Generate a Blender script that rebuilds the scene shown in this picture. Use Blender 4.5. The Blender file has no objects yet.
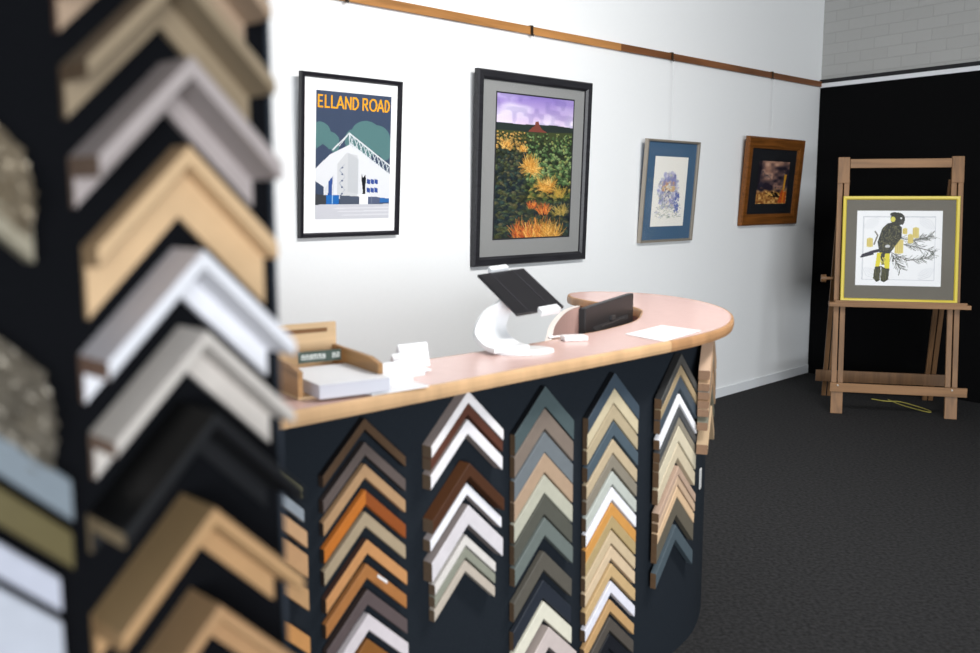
import bpy, bmesh, math, random
import numpy as np
from mathutils import Vector, Matrix
random.seed(7); rng = np.random.default_rng(5)
S = bpy.context.scene
C = S.collection

# ------------------------------------------------------------------ camera
EYE = Vector((0, 0, 1.5)); FPX = 953.0; PITCH = math.atan(129/953.0)
cd = bpy.data.cameras.new('camera'); cam = bpy.data.objects.new('camera', cd); C.objects.link(cam)
cam.location = EYE; cam.rotation_euler = (math.pi/2-PITCH, 0, 0)
cd.sensor_width = 36; cd.lens = FPX*36/980; cd.clip_start = 0.05
cd.dof.use_dof = True; cd.dof.focus_distance = 5.3; cd.dof.aperture_fstop = 3.0
S.camera = cam
# ------------------------------------------------------------------ world, lights, exposure
wd = bpy.data.worlds.new('world'); S.world = wd; wd.use_nodes = True
bg = wd.node_tree.nodes['Background']; bg.inputs[0].default_value = (0.75, 0.85, 1, 1); bg.inputs[1].default_value = 0.5
S.view_settings.view_transform = 'Standard'; S.view_settings.look = 'None'
S.view_settings.gamma = 1; S.view_settings.use_curve_mapping = False
S.view_settings.exposure = 0.08

def area(name, loc, target, sx, sy, power, color, spread=180):
    l = bpy.data.lights.new(name, 'AREA'); l.shape = 'RECTANGLE'; l.size = sx; l.size_y = sy
    l.energy = power; l.color = color; l.spread = math.radians(spread)
    o = bpy.data.objects.new(name, l); C.objects.link(o); o.location = loc
    o.rotation_euler = (Vector(target)-Vector(loc)).to_track_quat('-Z', 'Y').to_euler()
    return o
area('shopfront_daylight', (2.9, -4.72, 1.45), (1.6, 4, 1.0), 6.2, 2.1, 400, (0.93, 0.965, 1.0), 150)
area('ceiling_lamp_light', (1.7, 2.5, 3.38), (0.0, 4.9, 1.0), 1.8, 0.6, 125, (1.0, 0.985, 0.965), 150)

# ------------------------------------------------------------------ helpers
def lin(c):
    if isinstance(c, str):
        c = [int(c[i:i+2], 16)/255 for i in (1, 3, 5)]
    return tuple((v/12.92 if v <= .04045 else ((v+.055)/1.055)**2.4) for v in c[:3]) + (1,)
MC = {}
def mat(name, col, rough=.6, metal=0, bump=0, bscale=60, vary=0, spec=.4, coat=0):
    k = (name, str(col))
    if k in MC: return MC[k]
    m = bpy.data.materials.new(name); m.use_nodes = True; nt = m.node_tree; b = nt.nodes['Principled BSDF']
    b.inputs['Base Color'].default_value = lin(col); b.inputs['Roughness'].default_value = rough
    b.inputs['Metallic'].default_value = metal; b.inputs['Specular IOR Level'].default_value = spec
    b.inputs['Coat Weight'].default_value = coat
    if bump or vary:
        tc = nt.nodes.new('ShaderNodeTexCoord'); n = nt.nodes.new('ShaderNodeTexNoise')
        n.inputs['Scale'].default_value = bscale; n.inputs['Detail'].default_value = 5
        nt.links.new(tc.outputs['Object'], n.inputs['Vector'])
        if vary:
            mx = nt.nodes.new('ShaderNodeMixRGB'); c = lin(col)
            mx.inputs[1].default_value = tuple(v*(1-vary) for v in c[:3])+(1,)
            mx.inputs[2].default_value = tuple(min(1, v*(1+vary)) for v in c[:3])+(1,)
            nt.links.new(n.outputs['Fac'], mx.inputs[0]); nt.links.new(mx.outputs[0], b.inputs['Base Color'])
        if bump:
            bn = nt.nodes.new('ShaderNodeBump'); bn.inputs['Strength'].default_value = bump
            bn.inputs['Distance'].default_value = .003
            nt.links.new(n.outputs['Fac'], bn.inputs['Height']); nt.links.new(bn.outputs[0], b.inputs['Normal'])
    MC[k] = m; return m
def wood(name, col, dark=None, axis=0, rough=.45, scale=9, contrast=.28):
    """Timber: noise stretched along one local axis."""
    k = ('wood'+name, str(col)+str(axis))
    if k in MC: return MC[k]
    m = bpy.data.materials.new(name); m.use_nodes = True; nt = m.node_tree; b = nt.nodes['Principled BSDF']
    tc = nt.nodes.new('ShaderNodeTexCoord'); mp = nt.nodes.new('ShaderNodeMapping')
    s = [scale*7]*3; s[axis] = scale*.45; mp.inputs['Scale'].default_value = s
    n = nt.nodes.new('ShaderNodeTexNoise'); n.inputs['Scale'].default_value = 1; n.inputs['Detail'].default_value = 6
    n.inputs['Distortion'].default_value = .6
    r = nt.nodes.new('ShaderNodeValToRGB'); c = lin(col)
    d = lin(dark) if dark else tuple(v*(1-contrast*1.5) for v in c[:3])+(1,)
    r.color_ramp.elements[0].position = .3; r.color_ramp.elements[0].color = d
    r.color_ramp.elements[1].position = .65; r.color_ramp.elements[1].color = tuple(min(1, v*(1+contrast*.35)) for v in c[:3])+(1,)
    nt.links.new(tc.outputs['Object'], mp.inputs[0]); nt.links.new(mp.outputs[0], n.inputs['Vector'])
    nt.links.new(n.outputs['Fac'], r.inputs[0]); nt.links.new(r.outputs[0], b.inputs['Base Color'])
    b.inputs['Roughness'].default_value = rough; b.inputs['Specular IOR Level'].default_value = .35
    MC[k] = m; return m

def link(name, me, mats, parent=None):
    o = bpy.data.objects.new(name, me)
    for m in (mats if isinstance(mats, (list, tuple)) else [mats]): me.materials.append(m)
    C.objects.link(o)
    if parent: o.parent = parent
    return o
def mesh(name, verts, faces, mats, parent=None, fm=None, bevel=0, smooth=False):
    me = bpy.data.meshes.new(name); me.from_pydata([tuple(v) for v in verts], [], faces)
    if fm:
        for p, i in zip(me.polygons, fm): p.material_index = i
    bm = bmesh.new(); bm.from_mesh(me); bmesh.ops.recalc_face_normals(bm, faces=bm.faces)
    if bevel: bmesh.ops.bevel(bm, geom=[e for e in bm.edges if len(e.link_faces) == 2 and e.calc_face_angle(0) > .5], offset=bevel, segments=2, affect='EDGES', profile=.6)
    if smooth:
        for f in bm.faces: f.smooth = True
    bm.to_mesh(me); bm.free()
    return link(name, me, mats, parent)
def box(name, lo, hi, m, parent=None, bevel=.0, M=None):
    x0, y0, z0 = lo; x1, y1, z1 = hi
    v = [Vector(p) for p in ((x0,y0,z0),(x1,y0,z0),(x1,y1,z0),(x0,y1,z0),(x0,y0,z1),(x1,y0,z1),(x1,y1,z1),(x0,y1,z1))]
    if M: v = [M @ p for p in v]
    return mesh(name, v, [(0,1,2,3),(4,5,6,7),(0,1,5,4),(1,2,6,5),(2,3,7,6),(3,0,4,7)], m, parent, bevel=bevel)
def bar(name, a, b, w, t, m, parent=None, side=Vector((1,0,0)), bevel=.002):
    """Rectangular bar from a to b, w wide along `side`, t thick across it."""
    a = Vector(a); b = Vector(b); ax = (b-a).normalized(); s = (side-ax*side.dot(ax)).normalized(); u = ax.cross(s)
    v = [p+s*(i*w/2)+u*(j*t/2) for p in (a, b) for i, j in ((-1,-1),(1,-1),(1,1),(-1,1))]
    return mesh(name, v, [(0,1,2,3),(4,5,6,7),(0,1,5,4),(1,2,6,5),(2,3,7,6),(3,0,4,7)], m, parent, bevel=bevel)
def tube(name, pts, r, m, parent=None, n=8, closed=False):
    cu = bpy.data.curves.new(name, 'CURVE'); cu.dimensions = '3D'; cu.bevel_depth = r; cu.bevel_resolution = 2; cu.use_fill_caps = True
    sp = cu.splines.new('POLY'); sp.points.add(len(pts)-1)
    for i, p in enumerate(pts): sp.points[i].co = tuple(p)+(1,)
    sp.use_cyclic_u = closed
    tmp = bpy.data.objects.new('t', cu); me = bpy.data.meshes.new_from_object(tmp); bpy.data.objects.remove(tmp)
    me.name = name
    for p in me.polygons: p.use_smooth = True
    return link(name, me, m, parent)
def empty(name, loc, rz=0, rx=0):
    o = bpy.data.objects.new(name, None); C.objects.link(o); o.location = loc; o.rotation_euler = (rx, 0, rz); o.empty_display_size = .05
    return o
def tag(o, label, cat, group=None):
    o['label'] = label; o['category'] = cat
    if group: o['group'] = group
    return o
def struct(o): o['kind'] = 'structure'; return o
def catmull(P, n=8):
    P = [Vector(p) for p in P]; out = []
    for i in range(len(P)-1):
        a = P[i-1] if i else P[0]*2-P[1]; b = P[i]; c = P[i+1]; d = P[i+2] if i+2 < len(P) else P[-1]*2-P[-2]
        for k in range(n):
            t = k/n
            out.append(.5*((2*b)+(c-a)*t+(2*a-5*b+4*c-d)*t*t+(3*b-a-3*c+d)*t**3))
    out.append(P[-1]); return out
def offset(path, d):
    """Offset a 2D path to its left by d."""
    out = []
    for i, p in enumerate(path):
        a = path[max(i-1, 0)]; b = path[min(i+1, len(path)-1)]; t = (b-a).normalized()
        out.append(Vector((p.x-t.y*d, p.y+t.x*d)))
    return out
def slab(name, poly, z0, z1, m, parent=None, bevel=0):
    bm = bmesh.new(); vs = [bm.verts.new((p[0], p[1], z0)) for p in poly]
    f = bm.faces.new(vs); r = bmesh.ops.extrude_face_region(bm, geom=[f])
    bmesh.ops.translate(bm, vec=(0, 0, z1-z0), verts=[g for g in r['geom'] if isinstance(g, bmesh.types.BMVert)])
    bmesh.ops.recalc_face_normals(bm, faces=bm.faces)
    bmesh.ops.triangulate(bm, faces=[q for q in bm.faces if len(q.verts) > 4])
    me = bpy.data.meshes.new(name); bm.to_mesh(me); bm.free(); return link(name, me, m, parent)
def strip(name, A, B, z0, z1, m, parent=None):
    """Closed band between two equal-length 2D paths."""
    n = len(A); v = []
    for a, b in zip(A, B): v += [(a.x, a.y, z0), (b.x, b.y, z0), (b.x, b.y, z1), (a.x, a.y, z1)]
    f = [(0,1,2,3), tuple(4*(n-1)+k for k in (3,2,1,0))]
    for i in range(n-1):
        o = 4*i
        for k in range(4): f.append((o+k, o+(k+1) % 4, o+4+(k+1) % 4, o+4+k))
    return mesh(name, v, f, m, parent)
def ray(px, py):
    u = px-490; w = py-326.5
    return Vector((u, FPX*math.cos(PITCH)-w*math.sin(PITCH), -FPX*math.sin(PITCH)-w*math.cos(PITCH)))
def on_plane(px, py, P, n):
    r = ray(px, py); return EYE + r*((P-EYE).dot(n)/r.dot(n))

# ------------------------------------------------------------------ room
K = Vector((2.758, 8.139, 0)); D = Vector((.69897, .71515, 0)); N = Vector((.71515, -.69897, 0))   # white wall: foot of the corner, run, face
E_ = Vector((.5637, -.826, 0)); NB = Vector((-.826, -.5637, 0))                                     # dark wall: run and face
HC = 3.45; th = math.atan2(D.y, D.x); tb = math.atan2(E_.y, E_.x)
W0 = K-D*9.0; R0 = K+E_*9.0
wallwhite = mat('white_wall_paint', '#eceeef', .75, bump=.12, bscale=40, vary=.012)
def panel(name, P, rz, x0, x1, z0, z1, t0, t1, m):
    o = box(name, (x0, t0, z0), (x1, t1, z1), m); o.location = P; o.rotation_euler = (0, 0, rz); return struct(o)
# local frames: x runs along the wall, -y faces into the room
panel('wall_left', K, th, -9.0, 0.12, 0, HC, 0, .12, wallwhite)
def brick_mat():
    m = bpy.data.materials.new('painted_brick'); m.use_nodes = True; nt = m.node_tree; b = nt.nodes['Principled BSDF']
    tc = nt.nodes.new('ShaderNodeTexCoord'); sx = nt.nodes.new('ShaderNodeSeparateXYZ'); cx = nt.nodes.new('ShaderNodeCombineXYZ')
    nt.links.new(tc.outputs['Object'], sx.inputs[0]); nt.links.new(sx.outputs[0], cx.inputs[0]); nt.links.new(sx.outputs[2], cx.inputs[1])
    br = nt.nodes.new('ShaderNodeTexBrick'); br.inputs['Scale'].default_value = 1; br.inputs['Brick Width'].default_value = .24
    br.inputs['Row Height'].default_value = .086; br.inputs['Mortar Size'].default_value = .006; br.inputs['Mortar Smooth'].default_value = .6
    br.inputs['Color1'].default_value = lin('#a9a9a7'); br.inputs['Color2'].default_value = lin('#acacaa'); br.inputs['Mortar'].default_value = lin('#a4a4a2')
    nt.links.new(cx.outputs[0], br.inputs['Vector']); nt.links.new(br.outputs['Color'], b.inputs['Base Color'])
    n = nt.nodes.new('ShaderNodeTexNoise'); n.inputs['Scale'].default_value = 25; nt.links.new(cx.outputs[0], n.inputs['Vector'])
    ad = nt.nodes.new('ShaderNodeMath'); ad.operation = 'MULTIPLY_ADD'; ad.inputs[1].default_value = -1
    nt.links.new(br.outputs['Fac'], ad.inputs[0]); nt.links.new(n.outputs['Fac'], ad.inputs[2])
    bp = nt.nodes.new('ShaderNodeBump'); bp.inputs['Strength'].default_value = .3; bp.inputs['Distance'].default_value = .008
    nt.links.new(ad.outputs[0], bp.inputs['Height']); nt.links.new(bp.outputs[0], b.inputs['Normal'])
    b.inputs['Roughness'].default_value = .7; return m
panel('wall_back', K, tb, 0, 9.0, 0, HC, 0, .12, brick_mat())
darkcloth = mat('black_carpet_cladding', '#0d0d0e', .95, bump=.5, bscale=260, vary=.3, spec=.05)
panel('trim_1', K, tb, .012, 8.9, 0, 2.40, -.02, 0, darkcloth)                       # dark cladding of the back wall
panel('trim_2', K, tb, 0, 8.9, 2.402, 2.436, -.03, 0, mat('white_batten', '#e4e6ea', .5))
panel('trim_3', K, tb, 0, 8.9, 2.437, 2.468, -.022, 0, mat('dark_batten', '#17171a', .6))
panel('baseboard_left', K, th, -8.9, -.02, 0, .068, -.012, 0, mat('white_skirting', '#e6e9ec', .45))
def floor_mat():
    m = mat('charcoal_carpet', '#313132', .95, bump=1, bscale=60, vary=.9, spec=.08); return m
fl = [(-3.6, -5.0), (8.2, -5.0), (8.2, R0.y+.1), (K.x+.1, K.y+.1), (W0.x-.1, W0.y+.1)]
fo = mesh('floor', [(x, y, 0) for x, y in fl]+[(x, y, -.08) for x, y in fl], [(0,1,2,3,4), (9,8,7,6,5)]+[(i, (i+1) % 5, 5+(i+1) % 5, 5+i) for i in range(5)], floor_mat()); struct(fo)
co = mesh('ceiling', [(x, y, HC) for x, y in fl]+[(x, y, HC+.08) for x, y in fl], [(0,1,2,3,4), (9,8,7,6,5)]+[(i, (i+1) % 5, 5+(i+1) % 5, 5+i) for i in range(5)], mat('ceiling_paint', '#c9c9c6', .9)); struct(co)
struct(box('wall_side', (-3.66, -5.0, 0), (-3.54, 1.75, HC), wallwhite))
struct(box('wall_right', (7.85, -5.0, 0), (7.97, R0.y+.3, HC), mat('side_wall_paint', '#9a9a98', .8)))
# shopfront: the daylight comes in through its two big windows behind the camera
sf = mat('shopfront_paint', '#8a8a88', .8)
v = []; f = []
for (x0, x1, z0, z1) in ((-3.6, 7.9, 0, .35), (-3.6, 7.9, 2.55, HC), (-3.6, -3.3, .35, 2.55), (-.9, -.6, .35, 2.55), (6.3, 7.9, .35, 2.55)):
    b = len(v); v += [(x0,-5.0,z0),(x1,-5.0,z0),(x1,-4.88,z0),(x0,-4.88,z0),(x0,-5.0,z1),(x1,-5.0,z1),(x1,-4.88,z1),(x0,-4.88,z1)]
    f += [tuple(b+i for i in q) for q in ((0,1,2,3),(4,5,6,7),(0,1,5,4),(1,2,6,5),(2,3,7,6),(3,0,4,7))]
struct(mesh('wall_front', v, f, sf))
wf = mat('window_metal', '#55585c', .4, metal=.6)
for i, (x0, x1) in enumerate(((-3.3, -.9), (-.6, 6.3))):
    v = []; f = []
    for (a, b_, c, d) in ((x0, x1, .35, .40), (x0, x1, 2.50, 2.55), (x0, x0+.05, .4, 2.5), (x1-.05, x1, .4, 2.5), ((x0+x1)/2-.025, (x0+x1)/2+.025, .4, 2.5)):
        b = len(v); v += [(a,-4.97,c),(b_,-4.97,c),(b_,-4.91,c),(a,-4.91,c),(a,-4.97,d),(b_,-4.97,d),(b_,-4.91,d),(a,-4.91,d)]
        f += [tuple(b+k for k in q) for q in ((0,1,2,3),(4,5,6,7),(0,1,5,4),(1,2,6,5),(2,3,7,6),(3,0,4,7))]
    struct(mesh('window_%d' % (i+1), v, f, wf))

# ------------------------------------------------------------------ printed pictures: small rasters painted in numpy, carried by the print's own mesh
class Art:
    def __init__(s, w, h, bgc, asp=1.0):
        s.w, s.h = w, h; s.a = np.zeros((h, w, 3)); s.a[:] = s.c(bgc)
        yy, xx = np.mgrid[0:h, 0:w]; s.x = (xx+.5)/w; s.y = (yy+.5)/h; s.asp = asp     # asp = width/height
    def c(s, c): return np.array([int(c[i:i+2], 16)/255 for i in (1, 3, 5)]) if isinstance(c, str) else np.array(c)
    def put(s, mk, c, al=1.0):
        c = s.c(c)
        if isinstance(mk, np.ndarray) and mk.dtype != bool: al = mk[..., None]*al; s.a = s.a*(1-al)+c*al
        else: s.a[mk] = s.a[mk]*(1-al)+c*al
    def poly(s, P, c, al=1.0):
        ins = np.zeros_like(s.x, bool); n = len(P)
        for i in range(n):
            (x0, y0), (x1, y1) = P[i], P[(i+1) % n]
            if y0 == y1: continue
            cr = ((s.y >= min(y0, y1)) & (s.y < max(y0, y1))) & (s.x < x0+(s.y-y0)*(x1-x0)/(y1-y0)); ins ^= cr
        s.put(ins, c, al)
    def ell(s, x, y, rx, ry, c, al=1.0, rot=0):
        dx = s.x-x; dy = (s.y-y)/s.asp; ry = ry/s.asp; ca, sa = math.cos(rot), math.sin(rot)
        s.put(((dx*ca+dy*sa)/rx)**2+((-dx*sa+dy*ca)/ry)**2 < 1, c, al)
    def line(s, pts, wd, c, al=1.0):
        for (x0, y0), (x1, y1) in zip(pts, pts[1:]):
            ax, ay = x1-x0, (y1-y0)/s.asp; px, py = s.x-x0, (s.y-y0)/s.asp
            t = np.clip((px*ax+py*ay)/(ax*ax+ay*ay+1e-9), 0, 1)
            s.put((px-t*ax)**2+(py-t*ay)**2 < (wd/2)**2, c, al)
    def noise(s, fx, fy):
        g = rng.random((fy+2, fx+2)); X = s.x*fx; Y = s.y*fy; i = X.astype(int); j = Y.astype(int); u = X-i; v = Y-j
        u = u*u*(3-2*u); v = v*v*(3-2*v)
        return (g[j, i]*(1-u)+g[j, i+1]*u)*(1-v)+(g[j+1, i]*(1-u)+g[j+1, i+1]*u)*v
def print_mat(name, rough=.5):
    m = bpy.data.materials.new(name); m.use_nodes = True; nt = m.node_tree; b = nt.nodes['Principled BSDF']
    a = nt.nodes.new('ShaderNodeAttribute'); a.attribute_name = 'ink'; nt.links.new(a.outputs['Color'], b.inputs['Base Color'])
    b.inputs['Roughness'].default_value = rough; b.inputs['Specular IOR Level'].default_value = .3; return m
def art_mesh(name, art, x0, z0, x1, z1, y, parent):
    """A flat sheet in the local xz plane facing -y, one face per printed dot."""
    w, h = art.w, art.h; gx, gz = np.meshgrid(np.linspace(x0, x1, w+1), np.linspace(z1, z0, h+1))
    co = np.stack([gx, np.full_like(gx, y), gz], -1).reshape(-1, 3)
    j, i = np.mgrid[0:h, 0:w]; a = (j*(w+1)+i).ravel()
    F = np.stack([a, a+w+1, a+w+2, a+1], -1)
    me = bpy.data.meshes.new(name); me.vertices.add(len(co)); me.vertices.foreach_set('co', co.ravel())
    me.loops.add(F.size); me.loops.foreach_set('vertex_index', F.ravel().astype(np.int32))
    me.polygons.add(len(F)); me.polygons.foreach_set('loop_start', np.arange(0, F.size, 4, dtype=np.int32))
    me.update(calc_edges=True); me.validate()
    at = me.color_attributes.new('ink', 'FLOAT_COLOR', 'CORNER')
    srgb = np.clip(art.a, 0, 1).reshape(-1, 3); ln = np.where(srgb <= .04045, srgb/12.92, ((srgb+.055)/1.055)**2.4)
    ln = np.concatenate([ln, np.ones((len(ln), 1))], 1); at.data.foreach_set('color', np.repeat(ln, 4, axis=0).ravel().astype(np.float32))
    return link(name, me, print_mat(name+'_ink'), parent)
def glass_mat():
    if 'glass' in MC: return MC['glass']
    m = bpy.data.materials.new('picture_glass'); m.use_nodes = True; nt = m.node_tree; nt.nodes.clear()
    o = nt.nodes.new('ShaderNodeOutputMaterial'); mx = nt.nodes.new('ShaderNodeMixShader'); fr = nt.nodes.new('ShaderNodeFresnel'); fr.inputs[0].default_value = 1.35
    t = nt.nodes.new('ShaderNodeBsdfTransparent'); g = nt.nodes.new('ShaderNodeBsdfGlossy'); g.inputs['Roughness'].default_value = .08
    ge = nt.nodes.new('ShaderNodeNewGeometry'); sb = nt.nodes.new('ShaderNodeMath'); sb.operation = 'SUBTRACT'; sb.inputs[0].default_value = 1; nt.links.new(ge.outputs['Backfacing'], sb.inputs[1])
    ml = nt.nodes.new('ShaderNodeMath'); ml.operation = 'MULTIPLY'; nt.links.new(fr.outputs[0], ml.inputs[0]); nt.links.new(sb.outputs[0], ml.inputs[1])
    nt.links.new(ml.outputs[0], mx.inputs[0]); nt.links.new(t.outputs[0], mx.inputs[1]); nt.links.new(g.outputs[0], mx.inputs[2]); nt.links.new(mx.outputs[0], o.inputs[0])
    MC['glass'] = m; return m
def ring(name, w, h, q0, q1, prof, m, parent):
    """Mitred picture-frame moulding, local xz plane, x in +-w/2, z in 0..h; prof = [(inset, -y), ...]"""
    v = []; f = []; n = len(prof)
    for cx, cz in ((-1, 0), (1, 0), (1, 1), (-1, 1)):
        for q, r in prof:
            v.append((cx*(w/2-q), -r, (q if cz == 0 else h-q)))
    for k in range(4):
        for i in range(n):
            a = k*n+i; b = k*n+(i+1) % n; c = ((k+1) % 4)*n+(i+1) % n; d = ((k+1) % 4)*n+i; f.append((a, b, c, d))
    return mesh(name, v, f, m, parent)
def framed(name, label, cat, loc, rz, rx, w, h, mw, mt, fmat, mount, art, ax0, az0, ax1, az1, group=None, slip=None, gl=True, mats2=None):
    """Frame, mount board, glass and print; loc = foot of the back in the middle."""
    r = empty(name, loc, rz, rx); tag(r, label, cat, group)
    prof = [(0, .0), (0, mt*.8), (mw*.12, mt), (mw*.75, mt*.92), (mw, mt*.6), (mw, 0)]
    ring('moulding', w, h, 0, 0, prof, fmat, r)
    mn = box('mount_board', (-w/2+mw*.6, -.010, mw*.6), (w/2-mw*.6, -.002, h-mw*.6), mount, r)
    art_mesh('print', art, ax0-w/2, az0, ax1-w/2, az1, -.0106, r)
    if slip:
        ss = ring('mount_bevel', ax1-ax0+.016, az1-az0+.016, 0, 0, [(0, .0102), (.001, .0125), (.008, .0112), (.008, .0102)], slip, r)
        ss.location = ((ax0+ax1)/2-w/2, 0, az0-.008)
    if gl: box('glass', (-w/2+mw*.9, -.0155, mw*.9), (w/2-mw*.9, -.0145, h-mw*.9), glass_mat(), r)
    return r

def poster_art():
    A = Art(150, 230, '#3b4860', .62)
    for x, y, rx, ry in ((.66,.31,.2,.10),(.5,.37,.13,.09),(.82,.36,.18,.12),(.93,.42,.1,.10),(.6,.42,.2,.1),(.05,.33,.14,.09),(.16,.38,.14,.07),(.04,.46,.09,.05),(.24,.42,.06,.05)):
        A.ell(x, y, rx, ry, '#547a7b')
    A.poly([(0,.45),(.09,.41),(.16,.44),(.1,.5),(0,.55)], '#3b4860')
    # truss and roof
    ap = (.43, .315); A.line([(.22,.45), ap], .016, '#d3d8db'); A.line([ap, (1.0,.565)], .018, '#d9dde0')
    A.line([(.45,.40), (1.0,.64)], .02, '#d9dde0'); A.line([ap, (.44,.41)], .012, '#d3d8db'); A.line([(.3,.42), ap], .01, '#d3d8db')
    for k in range(9):
        t = k/9; x0 = .43+t*.57; y0 = .315+t*.25; x1 = .45+t*.55; y1 = .41+t*.235
        A.line([(x0, y0), (x1+.05, y1+.02)], .010, '#ccd3d8'); A.line([(x1, y1), (x0+.06, y0+.028)], .010, '#ccd3d8')
    A.poly([(0,.60),(.18,.49),(.44,.405),(1,.635),(1,.84),(0,.84)], '#dcdee2')
    A.poly([(0,.70),(.11,.745),(.11,.84),(0,.84)], '#3b4860')
    A.poly([(.12,.76),(.24,.64),(.24,.84),(.12,.84)], '#d2d5da'); A.poly([(.17,.70),(.22,.66),(.21,.84),(.16,.84)], '#33508f')
    A.poly([(.28,.56),(.4,.47),(.55,.49),(.55,.84),(.28,.84)], '#c9cbce'); A.poly([(.42,.47),(.56,.52),(.56,.80),(.42,.78)], '#bfc2c6')
    for k in range(5):
        s = 1 if k % 2 else -1; y = .56+k*.052
        A.line([(.345-s*.035, y), (.345+s*.035, y+.05)], .007, '#9aa2b4'); A.ell(.345, y+.03, .012, .007, '#4a5878')
    for yy in (.675, .745):
        for xx in (.68, .735, .79): A.poly([(xx, yy), (xx+.045, yy+.008), (xx+.045, yy+.045), (xx, yy+.038)], '#2f4b93')
    A.poly([(.605,.63),(.625,.67),(.66,.64),(.665,.68),(.66,.78),(.655,.84),(.62,.84),(.625,.77),(.61,.70)], '#14171f')
    A.poly([(0,.80),(.14,.81),(.14,.885),(0,.885)], '#3c3f45')
    A.poly([(.14,.81),(.31,.81),(.31,.88),(.14,.885)], '#1f66b0'); A.poly([(.215,.81),(.23,.81),(.23,.88),(.215,.88)], '#8fb4d8')
    A.poly([(.32,.81),(.58,.82),(.58,.88),(.32,.88)], '#4c5566'); A.poly([(.58,.80),(.7,.80),(.7,.885),(.58,.885)], '#f0f1f3')
    A.poly([(.7,.82),(.87,.825),(.87,.88),(.7,.88)], '#56607a'); A.poly([(.87,.83),(1,.835),(1,.87),(.87,.87)], '#2f67a8')
    for x in (.38,.44,.5,.75,.8): A.line([(x,.82),(x,.88)], .006, '#7d8698')
    A.poly([(0,.885),(1,.88),(1,1),(0,1)], '#c6c7ce')
    for y in (.91,.935,.965): A.poly([(.25+(y-.9)*2,y),(1,y-.005),(1,y+.008),(.2+(y-.9)*2,y+.01)], '#d4d5da')
    # the heading, drawn as strokes
    def gl(ch, x, w, y0=.035, y1=.125):
        c = '#f3a91c'; t = .0215; m = (y0+y1)/2; L = lambda *p: A.line([(x+a*w, y0+b*(y1-y0)) for a, b in p], t, c)
        if ch == 'E': L((0,0),(0,1)); L((0,0),(.9,0)); L((0,.5),(.75,.5)); L((0,1),(.9,1))
        if ch == 'L': L((0,0),(0,1)); L((0,1),(.9,1))
        if ch == 'A': L((0,1),(.5,0)); L((.5,0),(1,1)); L((.2,.68),(.8,.68))
        if ch == 'N': L((0,1),(0,0)); L((0,0),(1,1)); L((1,1),(1,0))
        if ch == 'D': L((0,0),(0,1)); L((0,0),(.45,0),(.85,.2),(1,.5),(.85,.8),(.45,1),(0,1))
        if ch == 'R': L((0,1),(0,0)); L((0,0),(.6,0),(.9,.12),(.9,.4),(.6,.52),(0,.52)); L((.45,.52),(1,1))
        if ch == 'O': L(*[(.5+.55*math.cos(k*math.pi/8), .5+.5*math.sin(k*math.pi/8)) for k in range(17)])
    for ch, x, w in (('E',.03,.055),('L',.115,.055),('L',.195,.055),('A',.265,.085),('N',.375,.07),('D',.475,.07),('R',.61,.062),('O',.705,.085),('A',.81,.08),('D',.915,.055)): gl(ch, x, w)
    return A
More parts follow.
